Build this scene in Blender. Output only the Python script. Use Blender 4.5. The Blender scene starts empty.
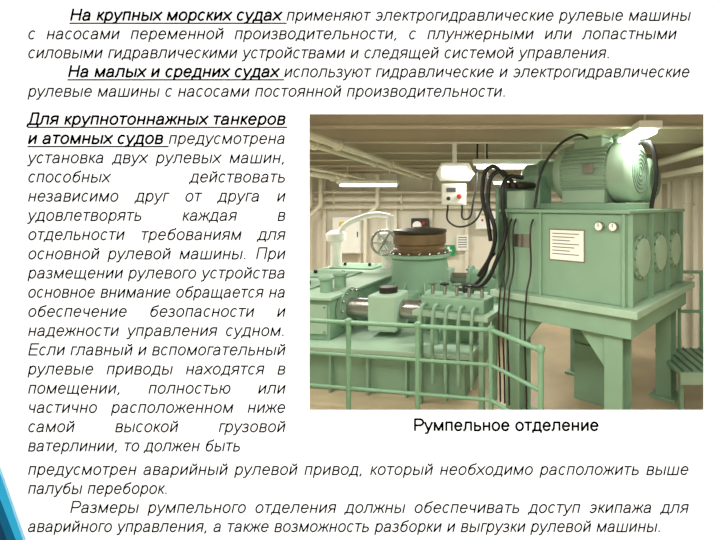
import bpy, bmesh, math, random
from mathutils import Vector, Matrix, Euler
random.seed(4)
S=bpy.context.scene
S.view_settings.view_transform='Standard'
try: S.view_settings.look='None'
except Exception: pass
COL=S.collection
H=2.3
def lin(c):
    return tuple(((x/255)/12.92 if x/255<=0.04045 else ((x/255+0.055)/1.055)**2.4) for x in c)+(1,)
def mat(name,rgb,rough=0.5,metal=0.0,emit=0.0,var=0.08,bump=0.0,scale=4.0,spec=0.5,rgb2=None):
    m=bpy.data.materials.new(name); m.use_nodes=True
    nt=m.node_tree; b=nt.nodes['Principled BSDF']
    b.inputs['Roughness'].default_value=rough; b.inputs['Metallic'].default_value=metal
    b.inputs['Specular IOR Level'].default_value=spec
    c=lin(rgb)
    b.inputs['Base Color'].default_value=c
    if var>0:
        tc=nt.nodes.new('ShaderNodeTexCoord'); n=nt.nodes.new('ShaderNodeTexNoise'); r=nt.nodes.new('ShaderNodeValToRGB')
        n.inputs['Scale'].default_value=scale; n.inputs['Detail'].default_value=6
        nt.links.new(tc.outputs['Object'],n.inputs['Vector']); nt.links.new(n.outputs['Fac'],r.inputs['Fac'])
        r.color_ramp.elements[0].position=0.3; r.color_ramp.elements[1].position=0.7
        c2=lin(rgb2) if rgb2 else tuple(x*(1-var*2) for x in c[:3])+(1,)
        r.color_ramp.elements[0].color=c2
        r.color_ramp.elements[1].color=tuple(min(1,x*(1+var)) for x in c[:3])+(1,)
        nt.links.new(r.outputs['Color'],b.inputs['Base Color'])
        if bump>0:
            bp=nt.nodes.new('ShaderNodeBump'); bp.inputs['Strength'].default_value=bump; bp.inputs['Distance'].default_value=0.01
            nt.links.new(n.outputs['Fac'],bp.inputs['Height']); nt.links.new(bp.outputs['Normal'],b.inputs['Normal'])
    if emit>0:
        b.inputs['Emission Color'].default_value=c; b.inputs['Emission Strength'].default_value=emit
    return m
M={}
M['green']=mat('green_machine_paint',(132,166,140),0.55,var=0.05,scale=2,spec=.4)
M['greenl']=mat('light_green_paint',(160,188,164),0.55,var=0.05,scale=2,spec=.4)
M['greend']=mat('dark_green_paint',(86,118,96),0.5,var=0.1)
M['rail']=mat('rail_green_paint',(122,164,134),0.45,var=0.05)
M['floor']=mat('deck_paint',(190,172,142),0.3,var=0.12,bump=0.1,scale=1.3)
M['wall']=mat('cream_bulkhead_paint',(230,224,208),0.6,var=0.04,scale=0.8)
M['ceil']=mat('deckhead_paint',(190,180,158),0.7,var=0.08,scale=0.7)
M['cream']=mat('cream_pipe_paint',(228,222,204),0.5,var=0.03)
M['white']=mat('white_enamel',(240,240,234),0.4,var=0.02)
M['paper']=mat('paper',(240,240,232),0.7,var=0.02)
M['ink']=mat('ink_grey',(90,92,95),0.8,var=0)
M['black']=mat('black_rubber',(16,18,17),0.45,var=0)
M['dark']=mat('dark_steel',(48,42,34),0.45,metal=0.3,var=0.1)
M['brass']=mat('bronze',(112,90,62),0.45,metal=0.25,var=0.15)
M['steel']=mat('bright_steel',(176,176,170),0.25,metal=0.9,var=0.05)
M['yellow']=mat('yellow_paint',(226,180,50),0.5,var=0)
M['red']=mat('red_paint',(190,36,28),0.5,var=0)
M['sign']=mat('exit_sign_green',(20,130,80),0.5,var=0,emit=0.3)
M['tube']=mat('lamp_tube',(255,250,238),0.5,var=0,emit=7)

def empty(name,loc=(0,0,0),rotz=0,parent=None):
    e=bpy.data.objects.new(name,None); COL.objects.link(e); e.empty_display_size=0.2
    e.location=loc; e.rotation_euler=(0,0,rotz)
    if parent:
        e.parent=parent
        e.matrix_parent_inverse=(Matrix.Translation(parent.location)@parent.rotation_euler.to_matrix().to_4x4()).inverted()
    return e
def link(name,me,m,parent=None,smooth=False):
    o=bpy.data.objects.new(name,me); COL.objects.link(o)
    if m: me.materials.append(m)
    if parent: o.parent=parent
    if smooth:
        for p in me.polygons: p.use_smooth=True
    return o
def box(name,lo,hi,m,parent=None,bev=0.008,rot=None):
    me=bpy.data.meshes.new(name); bm=bmesh.new()
    lo=Vector(lo); hi=Vector(hi); c=(lo+hi)/2; d=hi-lo
    bmesh.ops.create_cube(bm,size=1); bmesh.ops.scale(bm,vec=d,verts=bm.verts)
    if bev>0:
        bb=min(bev,min(d)*0.3)
        bmesh.ops.bevel(bm,geom=bm.edges[:],offset=bb,segments=2,affect='EDGES',profile=0.5)
    bm.to_mesh(me); bm.free()
    o=link(name,me,m,parent); o.location=c
    if rot: o.rotation_euler=rot
    return o
def lathe(name,p,axis,prof,m,parent=None,seg=40):
    me=bpy.data.meshes.new(name); bm=bmesh.new()
    rings=[]
    for (t,r) in prof:
        rings.append([bm.verts.new((r*math.cos(2*math.pi*i/seg),r*math.sin(2*math.pi*i/seg),t)) for i in range(seg)])
    for a,b in zip(rings,rings[1:]):
        for i in range(seg):
            bm.faces.new((a[i],a[(i+1)%seg],b[(i+1)%seg],b[i]))
    bm.faces.new(rings[0][::-1]); bm.faces.new(rings[-1])
    bmesh.ops.recalc_face_normals(bm,faces=bm.faces)
    for f in bm.faces: f.smooth=len(f.verts)==4
    for e in bm.edges:
        if len(e.link_faces)==2 and e.calc_face_angle(0)>0.6: e.smooth=False
    bm.to_mesh(me); bm.free()
    o=link(name,me,m,parent); o.location=p
    o.rotation_euler=Vector(axis).to_track_quat('Z','Y').to_euler()
    return o
def cyl(name,a,b,r,m,parent=None,seg=28):
    a=Vector(a); b=Vector(b); L=(b-a).length; c=min(0.006,r*0.2,L*.2)
    return lathe(name,a,b-a,[(0,r-c),(c,r),(L-c,r),(L,r-c)],m,parent,seg)
def tube(name,pts,r,m,parent=None,smooth=True):
    cu=bpy.data.curves.new(name,'CURVE'); cu.dimensions='3D'; cu.bevel_depth=r; cu.bevel_resolution=4; cu.use_fill_caps=True
    if smooth:
        sp=cu.splines.new('BEZIER'); sp.bezier_points.add(len(pts)-1)
        for bp,p in zip(sp.bezier_points,pts):
            bp.co=p; bp.handle_left_type=bp.handle_right_type='AUTO'
    else:
        sp=cu.splines.new('POLY'); sp.points.add(len(pts)-1)
        for q,p in zip(sp.points,pts): q.co=(*p,1)
    cu.resolution_u=10
    cu.materials.append(m)
    o=bpy.data.objects.new(name,cu); COL.objects.link(o)
    if parent: o.parent=parent
    return o
def poly(name,pts,th,m,parent,axis='y'):
    me=bpy.data.meshes.new(name); bm=bmesh.new()
    f=lambda a,b,t: {'y':(a,t,b),'x':(t,a,b),'z':(a,b,t)}[axis]
    A=[bm.verts.new(f(a,b,0)) for a,b in pts]; B=[bm.verts.new(f(a,b,th)) for a,b in pts]
    bm.faces.new(A); bm.faces.new(B[::-1]); n=len(A)
    for i in range(n): bm.faces.new((A[i],B[i],B[(i+1)%n],A[(i+1)%n]))
    bmesh.ops.recalc_face_normals(bm,faces=bm.faces)
    bm.to_mesh(me); bm.free()
    return link(name,me,m,parent)

# ---------------- room ----------------
XL,XR,YB,YF,ZC=-6.0,3.0,11.0,-1.6,3.25
box('floor',(XL-.1,YF-.1,-.1),(XR+.1,YB+.1,0),M['floor'],bev=0)
box('ceiling',(XL-.1,YF-.1,ZC),(XR+.1,YB+.1,ZC+.1),M['ceil'],bev=0)
box('wall_back',(XL-.1,YB,0),(XR+.1,YB+.1,ZC),M['wall'],bev=0)
box('wall_left',(XL-.1,YF,0),(XL,YB,ZC),M['wall'],bev=0)
box('wall_right',(XR,YF,0),(XR+.1,YB,ZC),M['wall'],bev=0)
box('wall_rear',(XL-.1,YF-.1,0),(XR+.1,YF,ZC),M['wall'],bev=0)
W=1.2; K=W/430.0
def bx(u): return (u-506)*K
def bz(v): return H-(v-205)*K
ox0,ox1,oz0,oz1=bx(309),bx(704),bz(410.5),bz(114)
mg=.06
wf=empty('wall_front')
y0,y1=W+.004,W+.05
box('panel_left',(XL,y0,0),(ox0-mg,y1,ZC),M['wall'],wf,0)
box('panel_right',(ox1+.03,y0,0),(XR,y1,ZC),M['wall'],wf,0)
box('panel_bottom',(ox0-mg,y0,0),(ox1+.03,y1,oz0-mg),M['wall'],wf,0)
box('panel_top',(ox0-mg,y0,oz1+mg),(ox1+.03,y1,ZC),M['wall'],wf,0)
# ---------------- presentation board ----------------
mb=bpy.data.materials.new('glowing_white_sheet'); mb.use_nodes=True
b=mb.node_tree.nodes['Principled BSDF']; b.inputs['Base Color'].default_value=(0.8,0.8,0.8,1)
b.inputs['Emission Color'].default_value=(1,1,1,1); b.inputs['Emission Strength'].default_value=0.98  # emission added so the sheet stays pure white; nothing lights it from behind
b.inputs['Roughness'].default_value=.9; b.inputs['Specular IOR Level'].default_value=0
mt=bpy.data.materials.new('black_print'); mt.use_nodes=True
b=mt.node_tree.nodes['Principled BSDF']; b.inputs['Base Color'].default_value=(0.002,0.002,0.002,1)
b.inputs['Roughness'].default_value=1; b.inputs['Specular IOR Level'].default_value=0
board=empty('presentation_board')
B0x,B1x,B0z,B1z=bx(-10),bx(730),bz(550),bz(-10)
def bpanel(n,x0,x1,z0,z1): box(n,(x0,W,z0),(x1,W+.003,z1),mb,board,0)
bpanel('sheet_left',B0x,ox0,B0z,B1z); bpanel('sheet_right',ox1,B1x,B0z,B1z)
bpanel('sheet_bottom',ox0,ox1,B0z,oz0); bpanel('sheet_top',ox0,ox1,oz1,B1z)
h=.51; C=.71; dn=-.19
def E(cx,cy,rx,ry,a0,a1,n=14):
    return [(cx+rx*math.cos(math.radians(a0+(a1-a0)*i/n)),cy+ry*math.sin(math.radians(a0+(a1-a0)*i/n))) for i in range(n+1)]
def bowl(l,r,z0,z1,n=10):
    ry=(z1-z0)/2; rx=min(ry,(r-l)*.6)
    return [(l,z1)]+E(r-rx,(z0+z1)/2,rx,ry,90,-90,n)+[(l,z0)]
G={}
def g(ch,w,*st): G[ch]=(w,list(st))
l=.11
def stem(x,a=0,b=h): return [(x,a),(x,b)]
o_=lambda w:E(w/2,h/2,w/2-.08,h/2,0,360,24)
g('о',.556,o_(.556)); g('с',.5,E(.26,h/2,.18,h/2,48,312,18))
g('е',.556,[(.085,.27),(.47,.27)]+E(.278,h/2,.192,h/2,5,325,20))
g('а',.556,E(.26,.34,.16,.16,165,40,8)+[(.42,.36),(.425,.1),(.45,0)],[(.42,.29),(.25,.265)]+E(.2,.135,.12,.135,100,290,12)+[(.36,.04),(.42,.13)])
g('б',.573,E(.29,.22,.19,.22,0,360,22),[(.1,.22),(.105,.42),(.17,.58),(.3,.64),(.44,.67),(.46,.72)])
g('в',.531,stem(l),bowl(l,.43,.27,h),bowl(l,.455,0,.27))
g('г',.365,stem(l),[(l,h),(.36,h)])
g('д',.583,[(.05,-.13),(.05,0),(.53,0),(.53,-.13)],[(.12,0),(.17,.15),(.19,h),(.46,h),(.46,0)])
g('ж',.669,stem(.335),[(.04,0),(.2,.27),(.31,.27)],[(.36,.27),(.47,.27),(.63,0)],[(.06,h),(.2,.27)],[(.47,.27),(.61,h)])
g('з',.458,E(.2,.375,.15,.125,155,-90,10)+[(.16,.25)],[(.2,.25)]+E(.21,.13,.17,.13,90,-155,12))
g('и',.559,stem(l),stem(.449),[(l,0),(.449,h)])
g('й',.559,stem(l),stem(.449),[(l,0),(.449,h)],E(.28,.69,.11,.1,180,360,8))
g('к',.438,stem(l),[(l,.26),(.2,.26),(.41,0)],[(.2,.26),(.38,h)])
g('л',.583,[(.03,.0),(.09,.02),(.14,.12),(.16,h),(.473,h),(.473,0)])
g('м',.688,stem(l),stem(.578),[(l,h),(.344,0),(.578,h)])
g('н',.552,stem(l),stem(.442),[(l,.26),(.442,.26)])
g('п',.542,stem(l),stem(.432),[(l,h),(.432,h)])
g('р',.556,stem(l,dn,h),E(.29,h/2,.185,h/2,0,360,22))
g('т',.458,stem(.229),[(.03,h),(.43,h)])
g('у',.5,[(.04,h),(.25,.0)],[(.46,h),(.25,0),(.19,-.16),(.07,-.19)])
g('ф',.823,stem(.41,dn,C),E(.24,h/2,.16,h/2,0,360,20),E(.58,h/2,.16,h/2,0,360,20))
g('х',.5,[(.04,0),(.46,h)],[(.04,h),(.46,0)])
g('ц',.573,stem(l),[(l,0),(.53,0),(.53,-.13)],stem(.44))
g('ч',.521,stem(.411),[(.1,h),(.1,.32),(.14,.23),(.25,.2),(.41,.21)])
g('ш',.802,stem(l),stem(.401),stem(.692),[(l,0),(.692,0)])
g('щ',.823,stem(l),stem(.4),stem(.69),[(l,0),(.78,0),(.78,-.13)])
g('ъ',.625,[(.02,h),(.2,h),(.2,0)],bowl(.2,.54,0,.29))
g('ы',.719,stem(l),bowl(l,.44,0,.29),stem(.61))
g('ь',.521,stem(l),bowl(l,.44,0,.29))
g('э',.51,E(.23,h/2,.19,h/2,135,-135,18),[(.18,.26),(.42,.26)])
g('ю',.75,stem(l),[(l,.26),(.3,.26)],E(.48,h/2,.185,h/2,0,360,22))
g('я',.542,stem(.432),[(.432,h),(.22,h)]+E(.22,.37,.13,.13,90,270,8)+[(.432,.24)],[(.25,.24),(.06,0)])
g('.',.278,[(.139,0),(.139,.05)]); g(',',.278,[(.15,.05),(.15,-.02),(.11,-.1)])
g('Н',.722,stem(.12,0,C),stem(.6,0,C),[(.12,.38),(.6,.38)])
g('Д',.68,[(.05,-.15),(.05,0),(.63,0),(.63,-.15)],[(.13,0),(.19,.2),(.2,C),(.55,C),(.55,0)])
g('П',.719,stem(.12,0,C),stem(.6,0,C),[(.12,C),(.6,C)])
g('Р',.667,stem(.12,0,C),bowl(.12,.6,.32,C))
g('Е',.667,stem(.12,0,C),[(.12,C),(.6,C)],[(.12,.38),(.57,.38)],[(.12,0),(.62,0)])
tv=[];tf=[]
FS=16.2
def quad(u0,v0,u1,v1,w,d):
    dx,dy=u1-u0,v1-v0; L=math.hypot(dx,dy) or 1
    nx,ny=-dy/L*w/2,dx/L*w/2; ex,ey=dx/L*w*.25,dy/L*w*.25
    k=len(tv)
    for a,c in ((u0-ex+nx,v0-ey+ny),(u1+ex+nx,v1+ey+ny),(u1+ex-nx,v1+ey-ny),(u0-ex-nx,v0-ey-ny)): tv.append((bx(a),W-d,bz(c)))
    tf.append((k,k+1,k+2,k+3))
def line(words,u0,u1,vc,shear=0.2,size=FS):
    ws=[sum(G[c][0]*(1.06 if bd else 1) for c in w)*size for w,bd,ul in words]
    n=len(words); avail=u1-u0
    sc=min(1.02,(avail-4.8*(n-1))/sum(ws)); gap=(avail-sum(ws)*sc)/max(1,n-1)
    u=u0; base=vc+5.0
    for w,(t,bd,ul) in zip(ws,words):
        x=u; sw=(2.1 if bd else 1.5)
        for c in t:
            adv,st=G[c]; kx=size*sc*(1.06 if bd else 1)
            for pl in st:
                P=[(x+a*kx+(bb-.25)*size*shear, base-sw*.35-bb*(size*.965)) for a,bb in pl]
                for (a0,c0),(a1,c1) in zip(P,P[1:]): quad(a0,c0,a1,c1,sw,.0006)
            x+=adv*kx
        if ul:
            e=u+w*sc+(gap if ul==2 else 1)
            quad(u,base+2.4,e,base+2.4,1.4,.0007)
        u+=w*sc+gap
def N(s): return [(w,False,0) for w in s.split()]
def B(s): return [(w,True,2) for w in s.split()]
def Be(s):
    L=B(s); L[-1]=(L[-1][0],True,1); return L
line(B("На крупных морских судах")+N("применяют электрогидравлические рулевые машины"),70,691,16)
line(N("с насосами переменной производительности, с плунжерными или лопастными"),28,677,34.5)
line(N("силовыми гидравлическими устройствами и следящей системой управления."),28,611,53.5)
line(B("На малых и средних судах")+N("используют гидравлические и электрогидравлические"),68,690,72.5)
line(N("рулевые машины с насосами постоянной производительности."),28,507,92)
left=[Be("Для крупнотоннажных танкеров"),B("и атомных судов")+N("предусмотрена"),N("установка двух рулевых машин,"),N("способных действовать"),N("независимо друг от друга и"),N("удовлетворять каждая в"),N("отдельности требованиям для"),N("основной рулевой машины. При"),N("размещении рулевого устройства"),N("основное внимание обращается на"),N("обеспечение безопасности и"),N("надежности управления судном."),N("Если главный и вспомогательный"),N("рулевые приводы находятся в"),N("помещении, полностью или"),N("частично расположенном ниже"),N("самой высокой грузовой"),N("ватерлинии, то должен быть")]
for i,L_ in enumerate(left):
    line(L_,28,286 if i<17 else 241,120+19.2*i)
line(N("предусмотрен аварийный рулевой привод, который необходимо расположить выше"),28,689,470)
line(N("палубы переборок."),28,169,489)
line(N("Размеры румпельного отделения должны обеспечивать доступ экипажа для"),70,689,508)
line(N("аварийного управления, а также возможность разборки и выгрузки рулевой машины."),28,662,527)
line([("Румпельное",True,0),("отделение",True,0)],413,599,426,shear=0)
me=bpy.data.meshes.new('printed_text'); me.from_pydata(tv,[],tf); link('printed_text',me,mt,board)
def flat(name,pts,rgb,d):
    m=bpy.data.materials.new(name); m.use_nodes=True
    q=m.node_tree.nodes['Principled BSDF']; q.inputs['Base Color'].default_value=lin(rgb); q.inputs['Roughness'].default_value=.9
    q.inputs['Emission Color'].default_value=lin(rgb); q.inputs['Emission Strength'].default_value=.8
    me=bpy.data.meshes.new(name); me.from_pydata([(bx(u),W-d,bz(v)) for u,v in pts],[],[tuple(range(len(pts)))]); link(name,me,m,board)
flat('ornament_pale',[(-10,455),(0,465),(28,545),(-10,545)],(150,205,225),.0002)
flat('ornament_cyan',[(-10,458),(0,472),(25,545),(-10,545)],(45,165,205),.0004)
flat('ornament_teal',[(-10,488),(0,498),(18,545),(-10,545)],(10,95,130),.0006)
flat('ornament_dark',[(-10,512),(0,520),(9,545),(-10,545)],(8,60,88),.0008)

# ---------------- deckhead structure ----------------
for i in range(9):
    y=2.2+i*1.05
    bm_=empty('deckhead_beam',(0,y,ZC))
    box('web',(XL,-.02,-.16),(XR,.02,0),M['ceil'],bm_,0.003)
    box('flange',(XL,-.06,-.18),(XR,.06,-.16),M['ceil'],bm_,0.003)
def pipe(name,pts,r,m=None,flanges=(),smooth=False):
    e=empty(name); tube('run',pts,r,m or M['cream'],e,smooth)
    for a,d in flanges:
        a=Vector(a); d=Vector(d).normalized()
        cyl('flange',a-d*.02,a+d*.02,r*1.55,m or M['cream'],e,20)
    return e
for x,z,r in ((-3.7,2.9,.06),(-3.45,2.95,.035),(-2.05,2.94,.035),(-1.8,2.94,.04),(2.28,2.93,.05)):
    pipe('overhead_pipe',[(x,2.95,z),(x,10.5,z)],r,flanges=[((x,yy,z),(0,1,0)) for yy in (4.6,6.7,9.2)])
for z,r,x0 in ((2.45,.07,-5.9),(2.25,.05,-5.9),(2.62,.04,-5.9)):
    pipe('bulkhead_pipe',[(x0,10.75,z),(2.9,10.75,z)],r,flanges=[((xx,10.75,z),(1,0,0)) for xx in (-4.3,-2.6,0.4)])
for x in (-5.1,-4.85,-3.45): pipe('drain_pipe',[(x,10.55,0),(x,10.55,2.0),(x+.3,10.55,2.3),(x+.3,10.55,3.05)],.055)
pipe('drain_pipe',[(2.8,6.6,0),(2.8,6.6,2.7)],.06,flanges=[((2.8,6.6,1.2),(0,0,1)),((2.8,6.6,2.3),(0,0,1))])
pipe('drain_pipe',[(2.82,7.4,0),(2.82,7.4,2.7)],.04)
ct=empty('cable_tray')
box('side_1',(2.45,2.5,2.72),(2.47,10.6,2.80),M['cream'],ct,.002); box('side_2',(2.83,2.5,2.72),(2.85,10.6,2.80),M['cream'],ct,.002)
for i in range(25): box('rung',(2.47,2.7+i*.32,2.73),(2.83,2.74+i*.32,2.75),M['cream'],ct,.002)
for j in range(5): tube('cable',[(2.52+j*.06,2.5,2.77),(2.53+j*.06,6,2.775),(2.52+j*.06,10.6,2.77)],.018,M['dark'] if j%2 else M['cream'],ct)
for i in range(10):
    x=-5.5+i*.9
    st=empty('bulkhead_stiffener',(x,YB,0)); box('web',(-.012,-.1,0),(.012,0,ZC),M['wall'],st,.002); box('flange',(-.04,-.12,0),(.04,-.1,ZC),M['wall'],st,.002)
for i in range(9):
    y=2+i*1.0
    st=empty('bulkhead_stiffener',(XR,y,0)); box('web',(-.1,-.012,0),(0,.012,2.7),M['wall'],st,.002); box('flange',(-.12,-.04,0),(-.1,.04,2.7),M['wall'],st,.002)

# ---------------- lamps ----------------
def lamp(x,y,z,lx,ly,power,name='fluorescent_lamp'):
    e=empty(name,(x,y,z))
    box('housing',(-lx/2,-ly/2,0),(lx/2,ly/2,.07),M['white'],e)
    alongx=lx>ly
    for s in (-1,1):
        if alongx: cyl('tube',(-lx/2+.05,s*ly*.25,-.03),(lx/2-.05,s*ly*.25,-.03),.02,M['tube'],e,12)
        else: cyl('tube',(s*lx*.25,-ly/2+.05,-.03),(s*lx*.25,ly/2-.05,-.03),.02,M['tube'],e,12)
    for sx in (-.35,.35):
        cyl('hanger',(lx*sx if alongx else 0,0 if alongx else ly*sx,.07),(lx*sx if alongx else 0,0 if alongx else ly*sx,ZC-z),.01,M['cream'],e,8)
    L=bpy.data.lights.new('lamp_light','AREA'); L.shape='RECTANGLE'; L.size=lx; L.size_y=ly; L.energy=power; L.color=(1,.965,.90)
    o=bpy.data.objects.new('lamp_light',L); COL.objects.link(o); o.parent=e; o.location=(0,0,-.07)
lamp(-.9,2.55,3.0,1.2,.25,66)  # unseen front light, added to brighten the machinery fronts
lamp(1.0,1.9,3.0,1.2,.25,46)  # second added fill light above the view, also for the machinery fronts
lamp(-2.8,4.5,3.0,.25,1.2,55)
lamp(-2.75,8.6,2.72,1.2,.22,60)
lamp(.2,8.9,2.78,1.0,.22,50)
lamp(1.35,4.6,3.02,.22,1.2,36)
lamp(.1,5.9,2.85,1.1,.22,46)
lamp(-4.6,8.0,2.9,.22,1.2,50)
lamp(-.4,-.5,3.1,1.2,.3,15,'ceiling_lamp')

fl=empty('hanging_floodlight',(-.72,6.0,2.62))
box('bracket',(-.03,.0,.27),(.03,.04,.63),M['white'],fl)
poly('housing',[(-.26,.12),(-.18,.27),(.2,.27),(.27,.12),(.2,.02),(-.2,.02)],.16,M['white'],fl)
box('lens',(-.17,-.012,.07),(.17,0,.21),M['tube'],fl)
box('control_box',(-.18,0,-.32),(.15,.16,-.02),M['white'],fl)
box('door',(-.16,-.01,-.3),(.13,0,-.04),M['paper'],fl,.003)
box('nameplate',(-.11,-.016,-.14),(.02,-.01,-.08),M['ink'],fl,.001)
lathe('red_lamp',(.07,-.012,-.2),(0,-1,0),[(0,.035),(.02,.035),(.04,.022)],M['red'],fl,16)
cyl('selector',(-.08,-.03,-.23),(-.08,-.01,-.23),.028,M['black'],fl,14)
tube('cable',[(.1,.05,-.32),(.14,.06,-.52),(.26,.08,-.25),(.32,.1,.6)],.014,M['black'],fl)
tube('cable',[(-.1,.05,-.32),(-.08,.06,-.56),(.2,.08,-.6),(.4,.1,-.3),(.45,.1,.6)],.014,M['black'],fl)
def cabinet(x,z0,w,h,name,m='white'):
    e=empty(name,(x,YB-.16,z0))
    box('body',(0,-.2,0),(w,0,h),M[m],e)
    box('door',(.02,-.215,.02),(w-.02,-.2,h-.02),M[m],e,.004)
    box('handle',(w-.08,-.235,h*.45),(w-.055,-.215,h*.6),M['dark'],e)
    box('label',(w*.25,-.218,h*.75),(w*.6,-.215,h*.87),M['yellow'],e,0)
    cyl('button',(w*.3,-.23,h*.5),(w*.3,-.215,h*.5),.03,M['red'],e,14)
    return e
cabinet(-.75,1.7,.55,.45,'electrical_cabinet')
cabinet(-4.3,1.1,.7,.9,'switch_box')
gb=empty('gauge_box',(-2.15,YB-.16,1.75)); box('body',(-.2,-.2,-.22),(.2,0,.22),M['dark'],gb)
cyl('dial',(-.05,-.215,.04),(-.05,-.2,.04),.11,M['paper'],gb); lathe('red_lamp',(.12,-.2,.1),(0,-1,0),[(0,.04),(.03,.04),(.05,.02)],M['red'],gb,14)
sg=empty('exit_sign',(-1.45,YB-.14,1.15)); box('plate',(-.16,-.01,-.14),(.16,0,.14),M['sign'],sg,.002)
box('arrow',(-.08,-.013,-.02),(.08,-.01,.02),M['white'],sg,0); box('figure',(-.03,-.014,.02),(.03,-.01,.1),M['white'],sg,0)
sg=empty('notice_sign',(-1.1,YB-.14,1.35)); box('plate',(-.15,-.01,-.2),(.15,0,.2),M['paper'],sg,.002)
for i in range(5): box('text_row',(-.11,-.013,.12-i*.06),(.11,-.01,.14-i*.06),M['ink'],sg,0)
dr=empty('door_1',(.15,YB-.14,0)); box('leaf',(0,-.03,.1),(.8,0,2.0),M['greenl'],dr); box('frame',(-.06,-.01,0),(.86,.02,2.08),M['cream'],dr); cyl('handle',(.1,-.08,1.05),(.1,-.03,1.05),.02,M['steel'],dr)

# ---------------- steering gear ----------------
sg=empty('steering_gear',(-1.4,7.0,0),math.radians(-9))
rs=empty('rudder_stock',(-1.4,7.0,0),0,sg)
lathe('carrier',(0,0,.6),(0,0,1),[(0,.75),(.12,.75),(.14,.6),(.3,.55),(.34,.45),(.84,.44),(.87,.49),(.92,.49)],M['green'],rs,48)
lathe('bronze_ring',(0,0,1.52),(0,0,1),[(0,.41),(.03,.43),(.08,.43),(.10,.40),(.14,.40),(.16,.42),(.31,.42),(.33,.39)],M['brass'],rs,48)
lathe('top_cap',(0,0,1.84),(0,0,1),[(0,.41),(.02,.43),(.06,.43),(.08,.3),(.10,.1)],M['dark'],rs,48)
for i in range(18):
    a=2*math.pi*i/18; cyl('bolt',(.46*math.cos(a),.46*math.sin(a),1.51),(.46*math.cos(a),.46*math.sin(a),1.56),.022,M['steel'],rs,6)
for i in range(10):
    a=2*math.pi*i/10
    o=poly('gusset',[(.44,0),(.72,0),(.44,.38)],.02,M['green'],rs); o.location=(0,0,.74); o.rotation_euler=(0,0,a)
box('foundation',(-2.1,-1.75,0),(1.2,1.6,.5),M['green'],sg,.01)
box('foundation_top',(-2.2,-1.85,.5),(1.3,1.7,.56),M['greenl'],sg,.008)
for i in range(7):
    x=-1.95+i*.49
    box('rib',(x-.015,-1.83,0),(x+.015,-1.75,.5),M['green'],sg,.002)
ZR=.90
for yy,nm in ((-1.2,'front'),(1.15,'back')):
    for s in (-1,1):
        lathe('ram_cylinder_'+nm,(s*.55,yy,ZR),(s,0,0),[(0,.27),(.06,.27),(.07,.2),(.75,.2),(.76,.26),(.82,.26),(.83,.16),(.87,.1)],M['green'],sg,36)
        for k in range(12):
            a=2*math.pi*k/12
            cyl('flange_bolt',(s*.51,yy+.24*math.cos(a),ZR+.24*math.sin(a)),(s*.56,yy+.24*math.cos(a),ZR+.24*math.sin(a)),.018,M['steel'],sg,6)
        poly('cradle',[(s*.75,.5),(s*1.25,.5),(s*1.15,.83),(s*.85,.83)],.4,M['green'],sg).location=(0,yy-.2,.06)
    cyl('ram_'+nm,(-.6,yy,ZR),(.6,yy,ZR),.13,M['steel'],sg,28)
    box('crosshead_'+nm,(-.2,yy-.22,.64),(.2,yy+.22,1.12),M['greenl'],sg,.03)
    cyl('trunnion_'+nm,(0,yy,1.10),(0,yy,1.2),.12,M['dark'],sg)
box('tiller_arm',(-.16,-1.3,.8),(.16,1.25,1.0),M['green'],sg,.03)
box('casing',(-2.15,-1.6,.56),(-.62,1.45,1.08),M['green'],sg,.012)
box('casing_top',(-2.2,-1.65,1.08),(-.57,1.5,1.12),M['greenl'],sg,.008)
for i in range(4):
    x=-2.06+i*.37
    box('cover_plate',(x,-1.62,.64),(x+.3,-1.6,1.02),M['greenl'],sg,.006)
    for a in (.03,.27):
        for zz in (.67,.99): cyl('cover_bolt',(x+a,-1.635,zz),(x+a,-1.615,zz),.014,M['steel'],sg,6)
for j in range(3):
    y=-1.25+j*.95
    box('hatch',(-2.0,y,1.12),(-1.15,y+.6,1.145),M['green'],sg,.006)
    for i in range(2): cyl('hatch_handle',(-1.85+i*.5,y+.3,1.145),(-1.85+i*.5,y+.3,1.2),.03,M['dark'],sg,12)
for y in (-1.3,-.95): lathe('oil_filter',(-.85,y,1.12),(0,0,1),[(0,.08),(.16,.08),(.17,.1),(.2,.1),(.22,.05)],M['green'],sg,24)
cs=empty('control_stand',(-2.45,8.1,0),0,sg)
box('base',(-.95,-.35,0),(.7,.35,.56),M['green'],cs)
lathe('pedestal',(.25,0,.56),(0,0,1),[(0,.24),(.05,.24),(.07,.15),(.8,.13),(.82,.2),(.88,.2)],M['white'],cs,32)
box('gearbox',(.05,-.18,1.44),(.45,.2,1.78),M['white'],cs,.04)
cyl('spindle',(.25,-.18,1.62),(.25,-.38,1.62),.03,M['steel'],cs,14)
bpy.ops.mesh.primitive_torus_add(major_radius=.22,minor_radius=.022)
o=bpy.context.object; o.name='handwheel_rim'; o.data.materials.append(M['steel']); o.parent=cs; o.location=(.25,-.36,1.62); o.rotation_euler=(math.pi/2,0,0)
for f in o.data.polygons: f.use_smooth=True
for i in range(3):
    a=math.pi*i/3; cyl('spoke',(.25-.21*math.cos(a),-.36,1.62-.21*math.sin(a)),(.25+.21*math.cos(a),-.36,1.62+.21*math.sin(a)),.014,M['steel'],cs,10)
cyl('standpipe',(.25,.05,1.78),(.25,.05,2.1),.07,M['white'],cs)
tube('swing_arm',[(.25,.05,2.08),(.0,.05,2.12),(-.3,0,2.05),(-.6,0,1.9),(-.7,0,1.75)],.05,M['white'],cs)
lathe('vent_head',(-.75,0,.56),(0,0,1),[(0,.1),(1.05,.1),(1.07,.17),(1.2,.18),(1.26,.1)],M['white'],cs,24)

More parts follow.
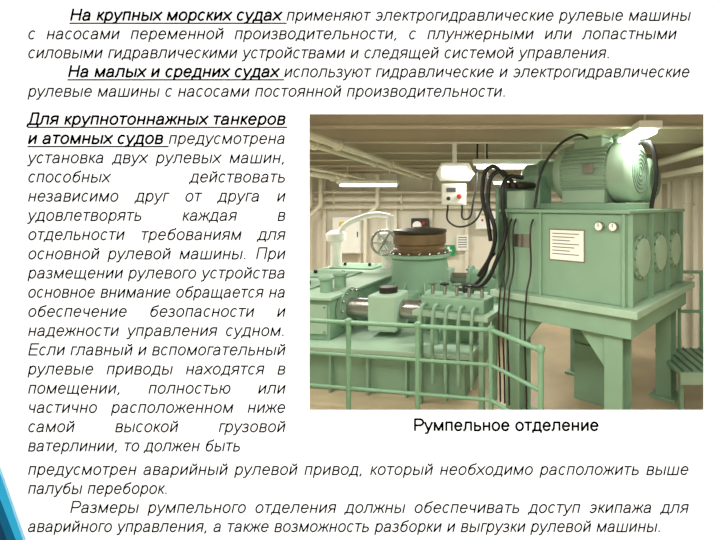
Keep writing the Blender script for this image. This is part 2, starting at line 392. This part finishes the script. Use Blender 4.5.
# ---------------- guard railing ----------------
gr=empty('guard_railing',(0,0,0))
pa=Vector((-3.2,4.85,0)); pb=Vector((-.15,4.3,0)); pc=Vector((.30,3.7,0))
for z,r in ((1.05,.024),(.7,.019),(.35,.019)):
    tube('rail',[pa+Vector((0,0,z)),pb+Vector((0,0,z)),pc+Vector((0,0,z))],r,M['rail'],gr,False)
for p in [pa.lerp(pb,t) for t in (0,.25,.5,.75,1)]+[pc]:
    tube('post',[p,p+Vector((0,0,1.05))],.026,M['rail'],gr,False)
    cyl('foot',p,p+Vector((0,0,.02)),.08,M['rail'],gr,16)
    lathe('cap',p+Vector((0,0,1.03)),(0,0,1),[(0,.03),(.03,.04),(.055,.034),(.07,.012)],M['rail'],gr,16)

# ---------------- hydraulic power unit ----------------
pu=empty('hydraulic_power_unit',(-.01,4.754,0),math.atan2(-.61,.793))
Z0,Z1=1.37,2.22; LX,LY=1.4,1.64
box('tank',(0,0,Z0),(LX,LY,Z1),M['green'],pu,.012)
box('tank_lid',(-.05,-.05,Z1),(LX+.05,LY+.05,Z1+.035),M['green'],pu,.006)
box('base_plate',(-.12,-.12,Z0-.07),(LX+.14,LY+.14,Z0),M['greenl'],pu,.008)
box('beam_front',(-.05,-.06,Z0-.27),(LX+.06,.04,Z0-.07),M['green'],pu,.006)
box('beam_side',(LX-.04,.04,Z0-.27),(LX+.06,LY+.06,Z0-.07),M['green'],pu,.006)
box('beam_left',(-.05,.04,Z0-.27),(.05,LY+.06,Z0-.07),M['green'],pu,.006)
for x in (.02,LX-.22):
    for y in (0,LY-.2):
        box('leg_web',(x+.08,y,.03),(x+.1,y+.2,Z0-.27),M['green'],pu,.002)
        box('leg_flange_1',(x,y-.012,.03),(x+.18,y+.006,Z0-.27),M['green'],pu,.002)
        box('leg_flange_2',(x,y+.194,.03),(x+.18,y+.212,Z0-.27),M['green'],pu,.002)
        box('leg_foot',(x-.06,y-.06,0),(x+.24,y+.26,.03),M['green'],pu,.004)
o=poly('gusset',[(0,0),(.28,0),(0,-.34)],.02,M['green'],pu); o.location=(.2,.02,Z0-.27)
o=poly('gusset',[(0,0),(-.28,0),(0,-.34)],.02,M['green'],pu); o.location=(LX-.22,.02,Z0-.27)
for x in (.02,.46,LX-.04): box('stiffener',(x,-.03,Z0),(x+.03,0,Z1),M['green'],pu,.003)
box('label_frame',(.58,-.012,1.74),(.98,0,2.06),M['steel'],pu,.002)
box('label_sheet',(.592,-.016,1.752),(.968,-.012,2.048),M['paper'],pu,0)
for i in range(7): box('label_row',(.62,-.018,2.01-i*.034),(.62+.30-(i%3)*.05,-.016,2.018-i*.034),M['ink'],pu,0)
box('nameplate',(.12,-.01,1.85),(.34,0,1.99),M['steel'],pu,.001)
for x in (1.14,1.28):
    cyl('gauge_case',(x,-.05,2.1),(x,0,2.1),.045,M['steel'],pu,24); cyl('gauge_dial',(x,-.054,2.1),(x,-.05,2.1),.037,M['paper'],pu,24)
    box('gauge_needle',(x-.003,-.057,2.095),(x+.003,-.054,2.13),M['black'],pu,0)
for x in (.06,.12,.18,.40):
    tube('conduit',[(x,-.04,2.15),(x,-.08,2.08),(x,-.09,1.6),(x,-.16,1.4),(x,-.16,.2)],.010,M['dark'],pu)
for i in range(3):
    y=.30+i*.52
    cyl('cover_flange',(LX,y,1.8),(LX+.03,y,1.8),.215,M['green'],pu,40)
    lathe('cover',(LX+.03,y,1.8),(1,0,0),[(0,.18),(.02,.18),(.03,.14),(.035,.05)],M['greenl'],pu,40)
    for k in range(12):
        a=2*math.pi*k/12; cyl('cover_bolt',(LX+.03,y+.198*math.cos(a),1.8+.198*math.sin(a)),(LX+.045,y+.198*math.cos(a),1.8+.198*math.sin(a)),.013,M['steel'],pu,6)
for y in (.02,.56,1.08,1.6): box('side_stiffener',(LX,y-.015,Z0),(LX+.05,y+.015,Z1),M['green'],pu,.003)
def motor(parent,x0,yc,zc,R,L):
    lathe('motor_body',(x0,yc,zc),(1,0,0),[(0,R*.55),(.03,R*.85),(.06,R*.93),(L*.72,R*.93),(L*.74,R*.9)],M['greenl'],parent,48)
    me=bpy.data.meshes.new('cooling_fins'); bm=bmesh.new(); nf=40
    for k in range(nf):
        a=2*math.pi*k/nf
        mtx=Matrix.Translation((x0+L*.38,yc,zc))@Matrix.Rotation(a,4,'X')@Matrix.Translation((0,0,R*.97))@Matrix.Diagonal((L*.6,.010,R*.17,1))
        bmesh.ops.create_cube(bm,size=1,matrix=mtx)
    bm.to_mesh(me); bm.free(); link('cooling_fins',me,M['greenl'],parent)
    lathe('end_flange',(x0-.03,yc,zc),(1,0,0),[(0,R*.98),(.05,R*1.04),(.09,R*1.04),(.1,R*.98)],M['greenl'],parent,48)
    lathe('fan_cover',(x0+L*.72,yc,zc),(1,0,0),[(0,R*1.02),(L*.2,R*1.02),(L*.26,R*.92),(L*.28,R*.8)],M['greenl'],parent,48)
    for j in range(5):
        bpy.ops.mesh.primitive_torus_add(major_radius=R*(.15+.14*j),minor_radius=.006,location=(0,0,0))
        o=bpy.context.object; o.name='grille_ring'; o.parent=parent; o.location=(x0+L*1.003,yc,zc); o.rotation_euler=(0,math.pi/2,0); o.data.materials.append(M['greend'])
    box('terminal_box',(x0+L*.2,yc-.19,zc+R*.8),(x0+L*.6,yc+.19,zc+R*1.2),M['greenl'],parent,.015)
    box('terminal_lid',(x0+L*.19,yc-.2,zc+R*1.2),(x0+L*.61,yc+.2,zc+R*1.25),M['greenl'],parent,.005)
    lathe('lifting_eye',(x0+L*.68,yc,zc+R),(0,0,1),[(0,.03),(.05,.03),(.07,.05),(.1,.02)],M['green'],parent,12)
    for yy in (-1,1):
        box('motor_foot',(x0+.08,yc+yy*R*.75-.06,zc-R*1.05),(x0+L*.68,yc+yy*R*.75+.06,zc-R*.6),M['greenl'],parent,.01)
    box('motor_nameplate',(x0+L*.42,yc-R*1.09,zc-.02),(x0+L*.56,yc-R*1.06,zc+.08),M['steel'],parent,.001)
R=.31
zc=Z1+.10+R*1.05
motor(pu,.46,.60,zc,R,.84)
box('motor_bed',(.3,.25,Z1+.035),(1.3,.98,Z1+.1),M['green'],pu,.008)
lathe('bell_housing',(.16,.60,zc),(1,0,0),[(0,.15),(.03,.17),(.2,.17),(.25,.28),(.28,.28)],M['green'],pu,40)
lathe('pump',(-.14,.60,zc),(1,0,0),[(0,.1),(.05,.15),(.24,.15),(.25,.19),(.3,.19)],M['green'],pu,36)
box('pump_valve_block',(-.08,.3,Z1+.035),(.26,.56,Z1+.42),M['green'],pu,.015)
box('pump_valve_block_2',(-.02,.05,Z1+.035),(.22,.28,Z1+.24),M['greenl'],pu,.015)
for i in range(3): cyl('solenoid',(.0+i*.09,.02,Z1+.3),(.0+i*.09,.3,Z1+.3),.035,M['dark'],pu,14)
motor(pu,.50,1.3,zc-.05,.25,.72)
box('manifold_plate',(-.14,.0,1.2),(-.1,.6,2.5),M['green'],pu,.008)
for i,(y,z) in enumerate(((.1,1.5),(.3,1.5),(.1,1.8),(.3,1.8),(.45,2.1),(.2,2.1))):
    cyl('manifold_port',(-.24,y,z),(-.14,y,z),.05,M['greend'],pu,16)
cyl('drain_pump',(.4,.9,.75),(.95,.9,.75),.12,M['green'],pu); box('pump_base',(.42,.8,0),(.92,1.0,.66),M['green'],pu)
tube('suction_pipe',[(.6,.8,1.3),(.6,.8,1.05),(.6,.85,.85)],.045,M['green'],pu)
hs=[[( .0,.0,2.62),(-.1,-.12,2.72),(-.2,-.15,2.5),(-.16,-.1,2.1),(-.14,-.08,1.9)],
    [( .1,.0,2.55),(.02,-.15,2.66),(-.08,-.2,2.35),(-.02,-.15,2.0),(-.12,-.1,1.75),(-.3,-.1,1.5)],
    [( .2,.05,2.6),(.14,-.15,2.58),(.12,-.2,2.3),(.1,-.12,2.05),(.0,-.15,1.7),(-.25,-.1,1.4),(-.6,.0,1.35),(-.8,.2,1.2)],
    [(-.2,.3,1.8),(-.35,.2,1.7),(-.45,.15,1.45),(-.75,.2,1.25),(-1.0,.3,1.2)],
    [(1.23,.6,zc+.25),(1.38,.55,zc+.3),(1.46,.6,zc+.05),(1.38,.7,Z1+.05)]]
for q in hs: tube('hose',q,.024,M['black'],pu)
tube('cable',[(.8,.5,zc+R*1.15),(.75,.2,zc+R*1.2),(.5,.05,zc+.1),(.4,-.02,Z1+.05)],.014,M['black'],pu)

vm=empty('valve_manifold',(-.6,5.02,0),math.radians(-20),sg)
box('table',(-.45,-.2,1.02),(.5,.3,1.08),M['greenl'],vm)
for x in (-.4,.38):
    for y in (-.18,.2): box('leg',(x,y,0),(x+.06,y+.06,1.02),M['green'],vm)
box('block',(-.38,-.12,1.08),(.42,.2,1.24),M['green'],vm,.02)
for i in range(5):
    x=-.3+i*.16
    cyl('stem',(x,.02,1.24),(x,.02,1.35),.022,M['steel'],vm,12); lathe('hand_wheel',(x,.02,1.35),(0,0,1),[(0,.02),(.01,.055),(.025,.055),(.035,.02)],M['black'] if i%2 else M['greend'],vm,20)
    tube('pipe',[(x,-.12,1.15),(x,-.22,1.15),(x,-.26,1.05),(x,-.26,.3)],.02,M['green'],vm)
sp=empty('step_platform',(2.3,5.1,0))
box('tread',(-.4,-.4,.42),(.5,.4,.47),M['green'],sp)
for i in range(9): box('grating_bar',(-.36+i*.1,-.38,.47),(-.34+i*.1,.38,.485),M['greend'],sp,.001)
for x in (-.38,.42):
    for y in (-.35,.3): box('leg',(x,y,0),(x+.05,y+.05,.42),M['green'],sp)
box('skirt',(-.4,-.42,.34),(.5,-.4,.47),M['greenl'],sp)
for z in (.95,1.45): tube('handrail',[(-.1,.36,z),(.46,.36,z)],.02,M['rail'],sp,False)
for x in (-.1,.18,.46): tube('handrail_post',[(x,.36,.47),(x,.36,1.45)],.022,M['rail'],sp,False)

w=bpy.data.worlds.new('World'); S.world=w; w.use_nodes=True
w.node_tree.nodes['Background'].inputs[0].default_value=(1,.98,.95,1); w.node_tree.nodes['Background'].inputs[1].default_value=.2
cd=bpy.data.cameras.new('camera'); cam=bpy.data.objects.new('camera',cd); COL.objects.link(cam)
cam.location=(0,0,H); cam.rotation_euler=(math.pi/2,0,0)
cd.sensor_width=36; cd.lens=430/720*36; cd.shift_x=-146/720; cd.shift_y=-65/720; cd.clip_start=.05
S.camera=cam
